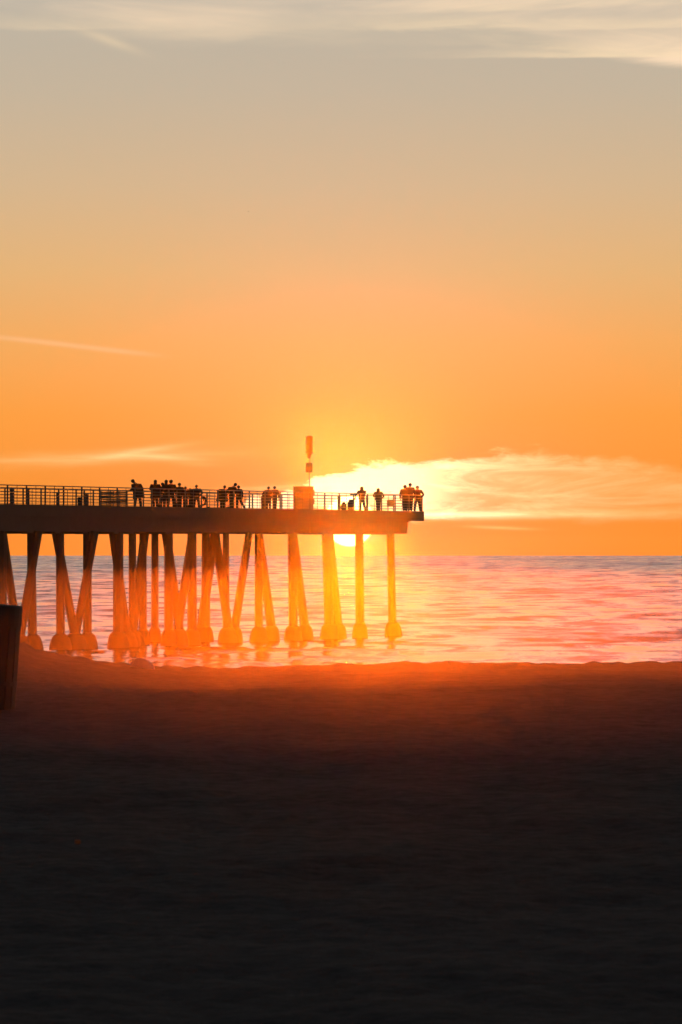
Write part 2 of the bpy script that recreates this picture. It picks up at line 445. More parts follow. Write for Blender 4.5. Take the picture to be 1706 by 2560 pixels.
def wave(x, y):
    d = math.hypot(x, y)
    k = max(0.0, 1 - d / 2600.0)
    h = 0.16 * noise.noise(Vector((x * 0.03, y * 0.11, 0))) + 0.10 * noise.noise(Vector((x * 0.09, y * 0.33, 4)))
    if d < 900: h += 0.05 * noise.noise(Vector((x * 0.35, y * 1.0, 8)))
    return h * k
def build_sea():
    radii = []; r = 140.0
    while r < 420: radii.append(r); r *= 1.0022
    while r < 4000: radii.append(r); r *= 1.0075
    radii.append(4000.0)
    ang = angle_list(0.07, 220, 0.10, 1.65)
    v, f = polar('sea', radii, ang, wave)
    me = mesh_from('sea', v, f, True)
    o = obj('sea', me, sea_material()); tag(o, kind='structure')
build_sea()

def air(name, x0, x1, y0, y1, z0, z1, mat):
    b = MB(); b.box(((x0 + x1) / 2, (y0 + y1) / 2, (z0 + z1) / 2), (x1 - x0, y1 - y0, z1 - z0))
    o = b.build(name, mat); tag(o, kind='stuff'); return o
air('haze', -5400, 5400, -5400, 5400, -7, 14.6, volume_material('haze_air', 5.0e-6, 0.90, (1.0, 0.95, 0.9, 1)))  # thin added air volume, lifts the glow along the horizon
air('glare_air', -130, 130, 12, 215, -6.4, 14.3, volume_material('glare_scatter', 0.8e-4, 0.99, (1.0, 0.88, 0.74, 1)))  # added volume standing in for lens glare round the sun and deck
air('low_glare_air', -120, 120, 41, 155, -6.2, 5.75, volume_material('low_glare_scatter', 5.8e-4, 0.965, (1.0, 0.84, 0.66, 1)))  # added low volume, lays the orange lens glare over piles and sand

# ------------------------------------------------------------------ the pier
AX = Vector((0.359, 0.9333, 0.0)); PX = Vector((-0.9333, 0.359, 0.0))    # along the pier seawards, across it
P0 = Vector((-20.1, 330.0, 0.0))
ROT = math.atan2(AX.y, AX.x)
def on_pier(px, off=0.0):
    """ground point at photograph column px on the line that runs off metres behind the near edge"""
    k = (px - CX) / F; b = P0 + PX * off
    s = (k * b.y - b.x) / (AX.x - AX.y * k)
    return b + AX * s
DECK = 8.72
WIDTH = 6.5
def srange(px): return (on_pier(px) - P0).dot(AX)
S0, SE, SG = -40.0, srange(1059), srange(1023)

def along(s, off, z): return P0 + AX * s + PX * off + Vector((0, 0, z))
def beam(mb, s0, s1, o0, o1, z0, z1, cham=0.0):
    """box in pier coordinates, the seaward end chamfered at the bottom"""
    b = len(mb.v)
    pr = [(s0, z0), (s1 - cham * 0.28, z0), (s1, z0 + cham), (s1, z1), (s0, z1)] if cham else [(s0, z0), (s1, z0), (s1, z1), (s0, z1)]
    k = len(pr)
    for o in (o0, o1):
        for s_, z in pr: mb.v.append(along(s_, o, z))
    mb.f.append(tuple(range(b, b + k))); mb.f.append(tuple(range(b + k, b + 2 * k))[::-1])
    for i in range(k): mb.f.append((b + i, b + k + i, b + k + (i + 1) % k, b + (i + 1) % k))
    return mb

pier = empty('pier', along(0, 0, 0))
tag(pier, 'long concrete pier on leaning and upright piles, dark against the low sun', 'pier')
def pp(mb, name, mat, smooth=False, parent=None):
    for v in mb.v: v -= pier.location
    o = mb.build(name, mat, parent or pier, smooth); return o
pp(beam(MB(), S0, SE, 0, WIDTH, 8.22, DECK - 0.003), 'deck_slab', M['concrete'])
pp(beam(MB(), S0, SE, -0.06, 0.18, 8.12, DECK + 0.10), 'kerb', M['concrete'])
pp(beam(MB(), S0, SE, WIDTH - 0.18, WIDTH + 0.06, 8.12, DECK + 0.10), 'kerb', M['concrete'])
for o0 in (0.10, 2.0, 4.0, 5.95):
    pp(beam(MB(), S0, SG, o0, o0 + 0.45, 7.22, 8.218, 0.55), 'girder', M['concrete'])
# cleat under the overhang
pp(beam(MB(), SG + 0.35, SG + 0.75, 0.2, 0.7, 8.05, 8.217), 'bracket', M['steel'])
pp(beam(MB(), SG + 0.9, SG + 1.2, 0.2, 0.7, 8.12, 8.217), 'bracket', M['steel'])

def footing(px, y_top, D, w0, w1, lean=0.0):
    c = at(px, 1500, D); r0 = w0 / 2 / F * D; r1 = w1 / 2 / F * D
    ln = lean / F * D
    mb = MB()
    prof = [(1.02, 1.02 * r0), (0.86, r0 + (r1 - r0) * 0.50), (0.62, r0 + (r1 - r0) * 0.72), (0.3, r0 + (r1 - r0) * 0.9), (0.0, r1), (-1.4, r1 * 1.03)]
    pts = []; rad = []
    for z, r in prof:
        pts.append(Vector((c.x + ln * (1 - max(z, 0)), D, z))); rad.append(r * random.uniform(0.97, 1.03))
    mb.tube(pts, rad, 12)
    return mb

def pile(x0, x1, xb0, xb1, off=0.3, D=None, foot=True, name='pile', fw=None, lean=0.0, ytop=None):
    """x0..x1 columns at the deck, xb0..xb1 columns at the footing"""
    xm = (xb0 + xb1) / 2
    if D is None: D = on_pier(xm, off).y
    zt = 7.24
    top = Vector((((x0 + x1) / 2 - CX) / F * D, D, zt)); bot = Vector(((xm - CX) / F * D, D, 0.9))
    r0, r1 = (x1 - x0) / 2 / F * D / 0.95, (xb1 - xb0) / 2 / F * D / 0.95
    d = (bot - top) / (bot.z - top.z)
    low = bot + d * (-0.9 - 1.8)
    mb = MB(); mb.tube([top, bot.lerp(top, 0.5), bot, low], [r0, (r0 + r1) / 2, r1, r1], 8)
    o = pp(mb, name, M['concrete'])
    if foot:
        w1 = fw or (xb1 - xb0) * 1.9
        fo = footing(xm, 1560, D, xb1 - xb0 + 2, w1, lean)
        for v in fo.v: v -= pier.location
        fo.build('pile_footing', M['barnacle'], o, True)
    return o

UP = [ # upright piles: top columns, foot columns, metres behind the near edge, footing width
    (967, 986, 971, 992, 0.6, 48, 3), (888, 909, 889, 912, 0.6, 43, 0), (805, 831, 811, 836, 0.6, 50, 0), (720, 743, 722, 745, 0.6, 50, 0),
    (637, 657, 637, 658, 0.6, 50, 0), (557, 573, 557, 575, 0.6, 46, 0), (505, 525, 503, 526, 3.4, 44, 0), (469, 492, 469, 493, 0.6, 46, 0),
    (411, 433, 411, 434, 0.6, 44, 0), (379, 397, 378, 397, 5.6, 36, 0), (349, 367, 348, 368, 3.4, 38, 0), (322, 341, 322, 341, 0.8, 44, 0),
    (283, 309, 283, 309, 0.6, 58, 0), (208, 230, 208, 230, 0.6, 58, 0), (140, 161, 141, 163, 0.6, 60, 0),
    (68, 89, 70, 93, 0.6, 50, 5), (-6, 17, -4, 18, 0.6, 50, 0), (-80, -58, -80, -58, 0.6, 50, 0)]
for a, b, c, d, off, fw, ln in UP: pile(a, b, c, d, off, fw=fw, lean=ln)
RK = [ # raked piles
    (808, 834, 834, 857, 0.9), (721, 743, 751, 774, 0.9), (638, 657, 667, 691, 0.9), (614, 633, 576, 598, 0.9),
    (527, 549, 561, 583, 0.9), (527, 549, 491, 514, 3.0), (472, 493, 433, 455, 0.9), (404, 427, 439, 461, 0.9),
    (352, 374, 322, 344, 3.0), (272, 294, 306, 328, 0.9), (228, 248, 180, 200, 0.9), (129, 151, 176, 198, 0.9),
    (86, 107, 40, 62, 0.9), (-4, 17, 34, 56, 0.9)]
for a, b, c, d, off in RK:
    pile(a, b, c, d, off, name='brace_pile', fw=46 if c > 340 else 60)
# pile caps hanging a little under the girders
for px in (80, 150, 218, 296, 334, 425, 480, 548, 645, 732, 816, 898, 976):
    s = srange(px); pp(beam(MB(), s - 0.38, s + 0.38, -0.02 + 0.14, WIDTH - 0.12, 7.10 if px < 440 else 7.16, 7.70), 'pile_cap', M['concrete'])

# ------------------------------------------------------------------ railings
POST = 2.73
def railing(label, start, end, n_post):
    """posts and bars from one ground point to another"""
    d = end - start; L = d.length; ux = d.normalized(); rz = math.atan2(ux.y, ux.x)
    r = empty('railing', start); tag(r, label, 'railing', 'railings round the pier deck')
    zb = DECK + 0.10
    loc = lambda s, z: ux * s + Vector((0, 0, z - start.z))
    post = MB().box((0, 0, 0.56), (0.075, 0.08, 1.12), rz).build('post', M['rail'], r)
    thin = MB().box((0, 0, 0.55), (0.036, 0.03, 1.10), rz).build('baluster', M['rail'], r)
    for i in range(n_post + 1):
        s = min(i * L / n_post, L - 0.03)
        o = post if i == 0 else post.copy()
        if i: COL.objects.link(o)
        o.location = loc(s, zb)
        if i < n_post:
            q = thin if i == 0 else thin.copy()
            if i: COL.objects.link(q)
            q.location = loc(s + L / n_post / 2, zb)
    def bar(z, h, w, name):
        b = MB(); c = loc(L / 2, z); b.box(c, (L, w, h), rz); b.build(name, M['rail'], r)
    bar(DECK + 1.235, 0.06, 0.09, 'top_rail')
    for z in (1.02, 0.83, 0.64, 0.45, 0.26): bar(DECK + z, 0.034, 0.03, 'rail_bar')
    return r
zv = Vector((0, 0, DECK))
sA = SE - 0.08
nn = int((sA - S0) / POST)
railing('grey horizontal-bar railing along the near edge of the pier', along(sA - nn * POST, 0.06, DECK), along(sA, 0.06, DECK), nn)
railing('grey horizontal-bar railing along the far edge of the pier', along(sA - nn * POST, WIDTH - 0.06, DECK), along(sA, WIDTH - 0.06, DECK), nn)
railing('short railing across the seaward end of the pier', along(sA, 0.16, DECK), along(sA, WIDTH - 0.16, DECK), 3)

# ------------------------------------------------------------------ people on the deck
def skin_mesh(name, joints, edges, mat, parent=None, sub=1, root=0):
    """one continuous surface grown round connected joints: (point, radius) per joint"""
    me = bpy.data.meshes.new(name)
    me.from_pydata([tuple(j[0]) for j in joints], edges, []); me.update()
    o = obj(name, me, mat, parent)
    bm = bmesh.new(); bm.from_mesh(me); bm.verts.ensure_lookup_table()
    lay = bm.verts.layers.skin.verify()
    for i, j in enumerate(joints):
        bm.verts[i][lay].radius = (j[1], j[1]); bm.verts[i][lay].use_root = (i == root)
    bm.to_mesh(me); bm.free()
    md = o.modifiers.new('skin', 'SKIN'); md.use_smooth_shade = True
    if sub: sb = o.modifiers.new('sub', 'SUBSURF'); sb.levels = sub; sb.render_levels = sub
    return o

CLOTH = [mat_basic('cloth_' + n_, c, 0.85, scale=14, bump=0.004, spec=0.2) for n_, c in
         (('navy', (0.02, 0.024, 0.04)), ('charcoal', (0.025, 0.025, 0.027)), ('olive', (0.03, 0.03, 0.02)), ('maroon', (0.045, 0.014, 0.014)), ('denim', (0.025, 0.034, 0.055)), ('khaki', (0.05, 0.04, 0.03)))]
HAIR = mat_basic('dark_hair', (0.025, 0.017, 0.012), 0.6, scale=20, bump=0)

def person(px, head_y, off, label, rz=0.0, tilt=0.0, head=0.0, fwd=0.0, arms=('down', 'down'), legs='stand', wide=1.0,
           hair='short', coat=None, top=0, bottom=4, group='people standing on the pier deck', kneel=0.0):
    base = on_pier(px, off); D = base.y; wide *= 1.12
    h = CAMZ + (CY - head_y) / F * D - DECK
    k = h / 1.75
    V3 = Vector
    def up(x, y, z):   # upper-body point leaning over
        t = (z - 0.95)
        return V3((x + tilt * t / 0.55, y + fwd * t / 0.55, z))
    J = [(V3((0, 0, 0.95)), 0.125 * wide), (up(0, 0, 1.15), 0.12 * wide), (up(0, 0, 1.36), 0.135 * wide), (up(0, 0.0, 1.50), 0.062)]
    hx = up(head, 0, 1.58); J.append((hx, 0.075)); J.append((up(head * 1.25, 0.0, 1.635), 0.112)); J.append((up(head * 1.3, 0, 1.68), 0.085))
    J.append((up(head * 1.25, 0.105, 1.645), 0.016))           # nose
    E = [(0, 1), (1, 2), (2, 3), (3, 4), (4, 5), (5, 6), (5, 7)]
    jac = []; jed = [(0, 1), (1, 2), (2, 3)]
    jac = [(J[0][0] - V3((0, 0, 0.10)), 0.18 * wide), (J[1][0], 0.175 * wide), (J[2][0], 0.185 * wide), (J[3][0] - V3((0, 0, 0.03)), 0.085)]
    for side, a in ((-1, arms[0]), (1, arms[1])):
        sh = up(side * 0.175 * wide, 0, 1.42)
        if a == 'down': el = up(side * 0.235 * wide, -0.02, 1.14); wr = V3((el.x + side * 0.0, el.y + 0.09, el.z - 0.25))
        elif a == 'pocket': el = up(side * 0.31 * wide, -0.06, 1.17); wr = V3((side * 0.20 + tilt * 0.2, 0.06, 0.98))
        elif a == 'hold': el = up(side * 0.25 * wide, 0.04, 1.16); wr = up(side * 0.07, 0.26, 1.20)
        elif a == 'face': el = up(side * 0.27 * wide, 0.16, 1.26); wr = up(side * 0.08 + head, 0.25, 1.52)
        elif a == 'rail': el = up(side * 0.24 * wide, 0.14, 1.20); wr = up(side * 0.10, 0.38, 1.14)
        elif a == 'left': el = up(side * 0.12 - 0.22, 0.12, 1.27 if side > 0 else 1.24); wr = V3((el.x - 0.25, el.y + 0.02, el.z + 0.02))
        elif a == 'leftlow': el = up(side * 0.12 - 0.12, 0.12, 1.18); wr = V3((el.x - 0.22, el.y + 0.04, el.z - 0.06))
        b = len(J); d = (wr - el).normalized()
        J += [(sh, 0.072), (el, 0.046), (wr, 0.031), (wr + d * 0.075, 0.034)]
        E += [(2, b), (b, b + 1), (b + 1, b + 2), (b + 2, b + 3)]
        sidev = d.cross(V3((0, 1, 0.2))).normalized() if abs(d.y) < 0.9 else V3((1, 0, 0))
        for q, (o_, ln) in enumerate(((-0.028, 0.07), (-0.010, 0.082), (0.010, 0.078), (0.027, 0.062))):   # four fingers
            c = len(J); p0 = wr + d * 0.10 + sidev * o_
            J += [(p0, 0.0095), (p0 + d * ln * 0.6, 0.0085), (p0 + d * ln + V3((0, 0.012, 0)), 0.007)]
            E += [(b + 3, c), (c, c + 1), (c + 1, c + 2)]
        c = len(J); J += [(wr + d * 0.05 + sidev * 0.045, 0.011), (wr + d * 0.085 + sidev * 0.062, 0.009)]      # thumb
        E += [(b + 2, c), (c, c + 1)]
        jb = len(jac); jac += [(sh, 0.105), (el, 0.08), (wr - d * 0.02, 0.058)]; jed += [(2, jb), (jb, jb + 1), (jb + 1, jb + 2)]
    tro = [(V3((0, 0, 0.97)), 0.145 * wide)]; ted = []
    for side in (-1, 1):
        hip = V3((side * 0.088, 0, 0.90)); kn = V3((side * 0.10, 0.01, 0.49)); an = V3((side * 0.10, -0.02, 0.085))
        if legs == 'wide': kn.x = side * 0.15; an.x = side * 0.19
        if legs == 'kick' and side > 0: kn = V3((0.20, 0.03, 0.52)); an = V3((0.46, -0.02, 0.13))
        if legs == 'stride' and side > 0: kn = V3((0.16, 0.02, 0.49)); an = V3((0.26, -0.06, 0.09))
        if legs == 'close': kn.x = side * 0.075; an.x = side * 0.07
        toe = V3((an.x + (0.05 if legs == 'kick' and side > 0 else 0.015 * side), an.y + 0.15, 0.035 if an.z < 0.1 else an.z - 0.06))
        b = len(J); J += [(hip, 0.095), (kn, 0.06), (an, 0.042), (toe, 0.032)]
        E += [(0, b), (b, b + 1), (b + 1, b + 2), (b + 2, b + 3)]
        tb = len(tro); tro += [(hip, 0.125), (kn, 0.10), (an + V3((0, 0, 0.02)), 0.082)]; ted += [(0, tb), (tb, tb + 1), (tb + 1, tb + 2)]
    body = skin_mesh('person', J, E, M['skin'])
    body.location = Vector((base.x, base.y, DECK)); body.rotation_euler = (0, 0, rz); body.scale = (k, k, k)
    tag(body, label, 'person', group)
    skin_mesh('jacket', jac, jed, CLOTH[top], body)
    skin_mesh('trousers', tro, ted, CLOTH[bottom], body)
    for side in (-1, 1):
        for i in range(len(J)):
            pass
    hc = J[5][0]
    hb = MB()
    if hair == 'short': hb.ball(hc + V3((0, -0.02, 0.028)), (0.115, 0.125, 0.112))
    elif hair == 'long':
        hb.ball(hc + V3((0, -0.02, 0.025)), (0.108, 0.115, 0.11)); hb.tube([hc + V3((0, -0.06, 0.0)), hc + V3((0, -0.09, -0.14)), hc + V3((0, -0.10, -0.30))], [0.10, 0.105, 0.06], 10)
    elif hair == 'cap':
        hb.ball(hc + V3((0, -0.01, 0.03)), (0.105, 0.118, 0.10)); hb.box(hc + V3((0, 0.15, 0.03)), (0.14, 0.12, 0.015))
    elif hair == 'hood':
        hb.ball(hc + V3((0, -0.03, 0.0)), (0.125, 0.13, 0.14)); hb.tube([hc + V3((0, -0.04, -0.02)), hc + V3((0, -0.04, -0.14)), hc + V3((0, -0.03, -0.24))], [0.115, 0.15, 0.20], 10)
    hb.build({'cap': 'cap', 'hood': 'hood'}.get(hair, 'hair'), HAIR if hair in ('short', 'long') else CLOTH[top], body, True)
    if coat:
        c = MB(); c.tube([up(0, 0, 1.30), up(0, 0, 1.05), V3((coat * 0.5, 0, 0.85)), V3((coat, 0, 0.62))], [0.20 * wide, 0.21 * wide, 0.24 * wide, 0.27 * wide], 12)
        c.build('coat_skirt', CLOTH[top], body, True)
    return body

G = 'people standing on the pier deck'
person(345, 1199, 3.0, 'person in a long coat leaning left, an arm on the rail, leftmost on the deck', 0.0, -0.10, -0.14, arms=('leftlow', 'down'), wide=1.25, hair='short', coat=0.06, top=1, legs='wide')
person(389, 1200, 1.2, 'long-haired person with sloping shoulders, alone at the left edge of the big cluster', hair='long', arms=('hold', 'hold'), wide=1.2, coat=0.02, top=3)
person(407, 1207, 2.4, 'shorter person squeezed between the long-haired one and a tall one in the cluster', hair='short', arms=('hold', 'down'), wide=1.05, top=2)
person(416, 1200, 1.8, 'tall person with long hair in the middle of the big cluster', hair='long', arms=('down', 'hold'), wide=1.0, top=1)
person(428, 1200, 3.2, 'tall short-haired person standing at the right edge of the big cluster', hair='short', arms=('down', 'down'), wide=1.1, top=0, legs='wide')
person(449, 1208, 2.2, 'person with sloping shoulders next right of the big cluster', hair='short', arms=('hold', 'hold'), wide=1.1, top=5, legs='close')
person(464, 1217, 1.5, 'smaller person, a child, standing between two adults', hair='short', arms=('down', 'down'), wide=1.05, top=3, group=G)
person(478, 1221, 3.0, 'hunched person bending over with head below the neighbours', hair='hood', tilt=-0.06, fwd=0.14, arms=('hold', 'hold'), wide=1.2, top=1)
person(492, 1213, 1.4, 'broad-shouldered person with elbows out, to the right of the hunched one', hair='short', arms=('pocket', 'pocket'), wide=1.3, top=0, legs='wide')
person(557, 1214, 2.4, 'stout person in a puffy coat, left of the pair who face each other', hair='short', tilt=0.10, head=0.02, arms=('hold', 'hold'), wide=1.55, coat=-0.03, top=2)
person(580, 1208, 1.8, 'person bowing the head to the right toward a companion', hair='short', tilt=0.04, head=0.15, arms=('hold', 'hold'), wide=1.1, top=1, legs='close')
person(597, 1214, 2.6, 'person with one leg stretched out to the right beside the bowing one', hair='short', arms=('leftlow', 'down'), legs='kick', wide=1.05, top=3)
person(672, 1217, 2.6, 'heavily built left person of the pair beside the grey box, next to a bin', hair='short', arms=('pocket', 'hold'), wide=1.35, top=1, coat=0.0)
person(687, 1216, 2.0, 'slimmer right person of the pair standing left of the tall grey box', hair='short', arms=('hold', 'down'), wide=1.1, top=0, legs='close')
person(905, 1217, 3.0, 'hooded person reaching both arms left to a camera on a tripod', hair='hood', arms=('left', 'left'), wide=1.15, top=3, legs='stride')
person(946, 1221, 1.9, 'hooded person standing alone left of the low panel', hair='hood', arms=('hold', 'pocket'), wide=1.25, top=2, legs='close')
person(1013, 1213, 0.95, 'left one of the trio at the seaward end, close against the tallest', hair='short', arms=('down', 'hold'), wide=1.15, top=1, legs='close')
person(1026, 1208, 0.62, 'tallest of the trio at the seaward end of the pier', hair='cap', head=0.03, tilt=-0.03, arms=('down', 'down'), wide=1.1, top=0, legs='close')
person(1044, 1215, 0.36, 'rightmost person on the pier, standing with elbows out and legs apart', hair='short', arms=('pocket', 'pocket'), wide=1.2, top=5, legs='wide')

# ------------------------------------------------------------------ things on the deck
def dp(px, off): b = on_pier(px, off); return Vector((b.x, b.y, DECK)), b.y / F    # point and metres per photograph pixel
def local(e, mb, name, mat, smooth=False, parent=None): return mb.build(name, mat, parent or e, smooth)

# the tall grey box with a siren mast
b, u = dp(759, 2.4)
e = empty('equipment_cabinet', b, 0.0); tag(e, 'tall grey equipment cabinet on the pier deck with a mast rising from its top', 'cabinet')
W = 50 * u; Hc = CAMZ + (CY - 1216) * u - DECK
local(e, MB().box((0, 0, 0.06 + (Hc - 0.12) / 2), (W, 1.1, Hc - 0.12), 0, 0.02), 'cabinet_body', M['greybox'])
local(e, MB().box((0, 0, Hc - 0.03), (W + 0.05, 1.16, 0.06), 0, 0.01), 'cabinet_lid', M['greybox'])
local(e, MB().box((0, 0, 0.03), (W - 0.08, 1.0, 0.06)), 'plinth', M['concrete'])
for sx in (-1, 1):
    dr = local(e, MB().box((sx * W * 0.24, -0.56, Hc * 0.5), (W * 0.45, 0.02, Hc - 0.32), 0, 0.005), 'cabinet_door', M['greybox'])
    local(e, MB().box((sx * 0.06, -0.585, Hc * 0.55), (0.025, 0.03, 0.14)), 'handle', M['steel'], parent=dr)
local(e, MB().box((W / 2 + 0.045, 0, Hc - 0.45), (0.08, 0.35, 0.42), 0, 0.02), 'junction_box', M['steel'])
local(e, MB().box((W / 2 + 0.04, 0, Hc - 1.02), (0.07, 0.35, 0.40), 0, 0.02), 'junction_box', M['steel'])
mast = empty('siren_mast', b + Vector((15 * u, 0, Hc)), 0.0); tag(mast, 'thin mast on the grey cabinet with a square box and a long rounded siren head', 'siren mast')
zp = lambda y: CAMZ + (CY - y) * u - DECK - Hc
local(mast, MB().tube([(0, 0, 0.0), (0, 0, zp(1180)), (0.0, 0, zp(1140))], [0.035, 0.03, 0.028], 8), 'pole', M['steel'])
local(mast, MB().box((-0.5 * u, 0, zp(1169)), (16.5 * u, 0.34, 24 * u), 0, 0.015), 'mast_box', M['greybox'])
hd = MB(); hd.tube([(0.5 * u, 0, zp(1146)), (-1 * u, 0, zp(1144)), (-1 * u, 0, zp(1138)), (0, 0, zp(1133))], [2.4 * u, 4.2 * u, 5.4 * u, 8.4 * u], 12)
local(mast, hd, 'siren_bracket', M['steel'], True)
hd = MB(); hd.tube([(0, 0, zp(1133.5)), (0, 0, zp(1131))], [9.8 * u, 9.8 * u], 16); local(mast, hd, 'flange', M['steel'])
hd = MB(); hd.tube([(0, 0, zp(1131.2)), (0, 0, zp(1122)), (0.0, 0, zp(1112)), (0, 0, zp(1095)), (0, 0, zp(1091)), (0, 0, zp(1089.2))], [8.7 * u, 8.6 * u, 9.0 * u, 8.9 * u, 8.2 * u, 5.6 * u], 16)
local(mast, hd, 'siren_head', M['greybox'], True)

def round_bin(px, off, ytop, wpx, label, grp=None, mat='darkplastic'):
    b, u = dp(px, off); h = CAMZ + (CY - ytop) * u - DECK; r = wpx * u / 2
    e = empty('litter_bin', b); tag(e, label, 'litter bin', grp)
    local(e, MB().tube([(0, 0, 0), (0, 0, h * 0.5), (0, 0, h * 0.86)], [r * 0.86, r * 0.95, r], 14), 'bin_body', M[mat])
    local(e, MB().tube([(0, 0, h * 0.862), (0, 0, h * 0.95), (0, 0, h)], [r * 1.08, r * 1.02, r * 0.6], 14), 'lid', M[mat], True)
round_bin(660, 3.4, 1239, 15, 'waist-high dark litter bin close to the left side of the heavily built person')
round_bin(199, 2.0, 1243, 10, 'small round dark bin standing alone behind the left railing')
b, u = dp(217, 2.4); e = empty('storage_box', b); tag(e, 'narrow upright storage box left of the long slatted bench', 'box')
local(e, MB().box((0, 0, 0.42), (10 * u, 0.5, 0.84), 0, 0.02), 'box_body', M['greybox']); local(e, MB().box((0, 0, 0.87), (11.5 * u, 0.56, 0.05), 0, 0.01), 'lid', M['greybox'])

# long slatted bench seen end to end behind the left railing
b, u = dp(284, 3.2); e = empty('slatted_bench', b, 0.0); tag(e, 'long high-backed slatted wooden bench behind the left railing', 'bench')
Lb = 66 * u
for i in range(8): local(e, MB().box((0, 0.02 * i / 8, 0.22 + i * 0.112), (Lb, 0.03, 0.085), 0, 0.006), 'slat', M['wood'])
for i in range(4): local(e, MB().box((0, -0.10 - i * 0.11, 0.45), (Lb, 0.09, 0.03), 0, 0.004), 'seat_slat', M['wood'])
for i in range(5):
    x = -Lb / 2 + 0.03 + i * (Lb - 0.06) / 4
    local(e, MB().box((x, 0.05, 0.56), (0.05, 0.05, 1.12)), 'bench_post', M['rail']); local(e, MB().box((x, -0.24, 0.215), (0.05, 0.46, 0.43)), 'bench_leg', M['rail'])

# coin telescope
b, u = dp(30, 1.6); e = empty('viewing_telescope', b); tag(e, 'pedestal viewing telescope with a wide foot at the far left of the railing', 'telescope')
local(e, MB().tube([(0, 0, 0), (0, 0, 0.06), (0, 0, 0.16)], [0.42, 0.38, 0.14], 14), 'base', M['rail'])
local(e, MB().tube([(0, 0, 0.16), (0, 0, 0.55), (0, 0, 0.84)], [0.13, 0.12, 0.13], 12), 'column', M['rail'])
local(e, MB().ball((0, 0, 1.0), (0.15, 0.20, 0.15)).box((0, 0.2, 1.0), (0.2, 0.12, 0.10)), 'telescope_head', M['steel'], True)

def bollard(px, off, ytop, w, label):
    b, u = dp(px, off); h = CAMZ + (CY - ytop) * u - DECK; r = w * u / 2
    e = empty('bollard', b); tag(e, label, 'bollard', 'bollards behind the left railing')
    local(e, MB().tube([(0, 0, 0), (0, 0, 0.05), (0, 0, 0.051), (0, 0, h * 0.93)], [r * 1.5, r * 1.5, r, r], 10), 'bollard_post', M['rail'])
    local(e, MB().ball((0, 0, h * 0.93), (r * 1.08, r * 1.08, h * 0.07)), 'cap', M['rail'], True)
bollard(71, 1.0, 1220, 7.5, 'thickest bollard, rail-high, right of the pedestal telescope')
bollard(144, 1.6, 1230, 6.5, 'lower bollard standing between the thickest bollard and the small round bin')
bollard(211, 1.2, 1226, 4.5, 'thin tall bollard against the left side of the narrow storage box')

# pushchair
b, u = dp(512, 1.8); e = empty('pushchair', b, 0.0); tag(e, 'folding pushchair with a reclined seat between the cluster and the stout person', 'pushchair')
local(e, MB().prism([(-0.30, 0.30), (-0.05, 0.36), (0.05, 0.72), (0.13, 0.74), (0.06, 0.28), (-0.26, 0.20)], -0.2, 0.2), 'seat', CLOTH[0])
local(e, MB().tube([(-0.28, -0.21, 0.12), (0.05, -0.21, 0.5), (0.22, -0.21, 0.86)], 0.014, 6).tube([(-0.28, 0.21, 0.12), (0.05, 0.21, 0.5), (0.22, 0.21, 0.86)], 0.014, 6).tube([(0.22, -0.21, 0.86), (0.22, 0.21, 0.86)], 0.014, 6), 'frame', M['steel'])
local(e, MB().tube([(0.25, -0.21, 0.12), (0.0, -0.21, 0.42)], 0.014, 6).tube([(0.25, 0.21, 0.12), (0.0, 0.21, 0.42)], 0.014, 6), 'rear_frame', M['steel'])
local(e, MB().tube([(0.02, 0, 0.66), (-0.12, 0, 0.78), (-0.2, 0, 0.70)], [0.16, 0.12, 0.05], 10), 'canopy', CLOTH[0], True)
for wx in (-0.28, 0.26):
    for wy in (-0.21, 0.21): local(e, MB().tube([(wx, wy - 0.015, 0.1), (wx, wy + 0.015, 0.1)], [0.10, 0.10], 12), 'wheel', M['darkplastic'])

def bag(px, off, wpx, hgt, label, mat, name='duffel_bag', dep=0.3):
    b, u = dp(px, off); w = wpx * u
    e = empty(name, b); tag(e, label, 'bag', 'bags set down on the pier deck')
    c = MB(); c.ball((0, 0, hgt * 0.46), (w / 2, dep / 2, hgt * 0.5), 14, 9)
    for v in c.v: v.z = max(0.0, v.z)
    local(e, c, 'bag_body', mat, True)
    local(e, MB().tube([(-w * 0.25, 0, hgt * 0.85), (-w * 0.15, 0, hgt * 1.12), (w * 0.15, 0, hgt * 1.12), (w * 0.25, 0, hgt * 0.85)], 0.012, 6), 'strap', CLOTH[1])
bag(438, 1.6, 13, 0.46, 'bulky bag on the deck at the feet right of the big cluster', CLOTH[0])
bag(400, 1.7, 12, 0.36, 'low bag on the deck among the legs of the big cluster', CLOTH[1])
bag(477, 1.2, 16, 0.34, 'bag in front of the feet of the hunched person', CLOTH[2])
bag(575, 2.8, 22, 0.26, 'wide flat bag on the deck left of the bowing person', CLOTH[1])
bag(696, 2.2, 9, 0.12, 'very small bag lying right of the slim person near the grey cabinet', CLOTH[1])
bag(914, 2.2, 15, 0.17, 'low flat bag right of the feet of the person at the tripod', CLOTH[3])
bag(860, 3.4, 16, 0.74, 'big upright rucksack left of the wheeled trolley', CLOTH[2], 'rucksack')

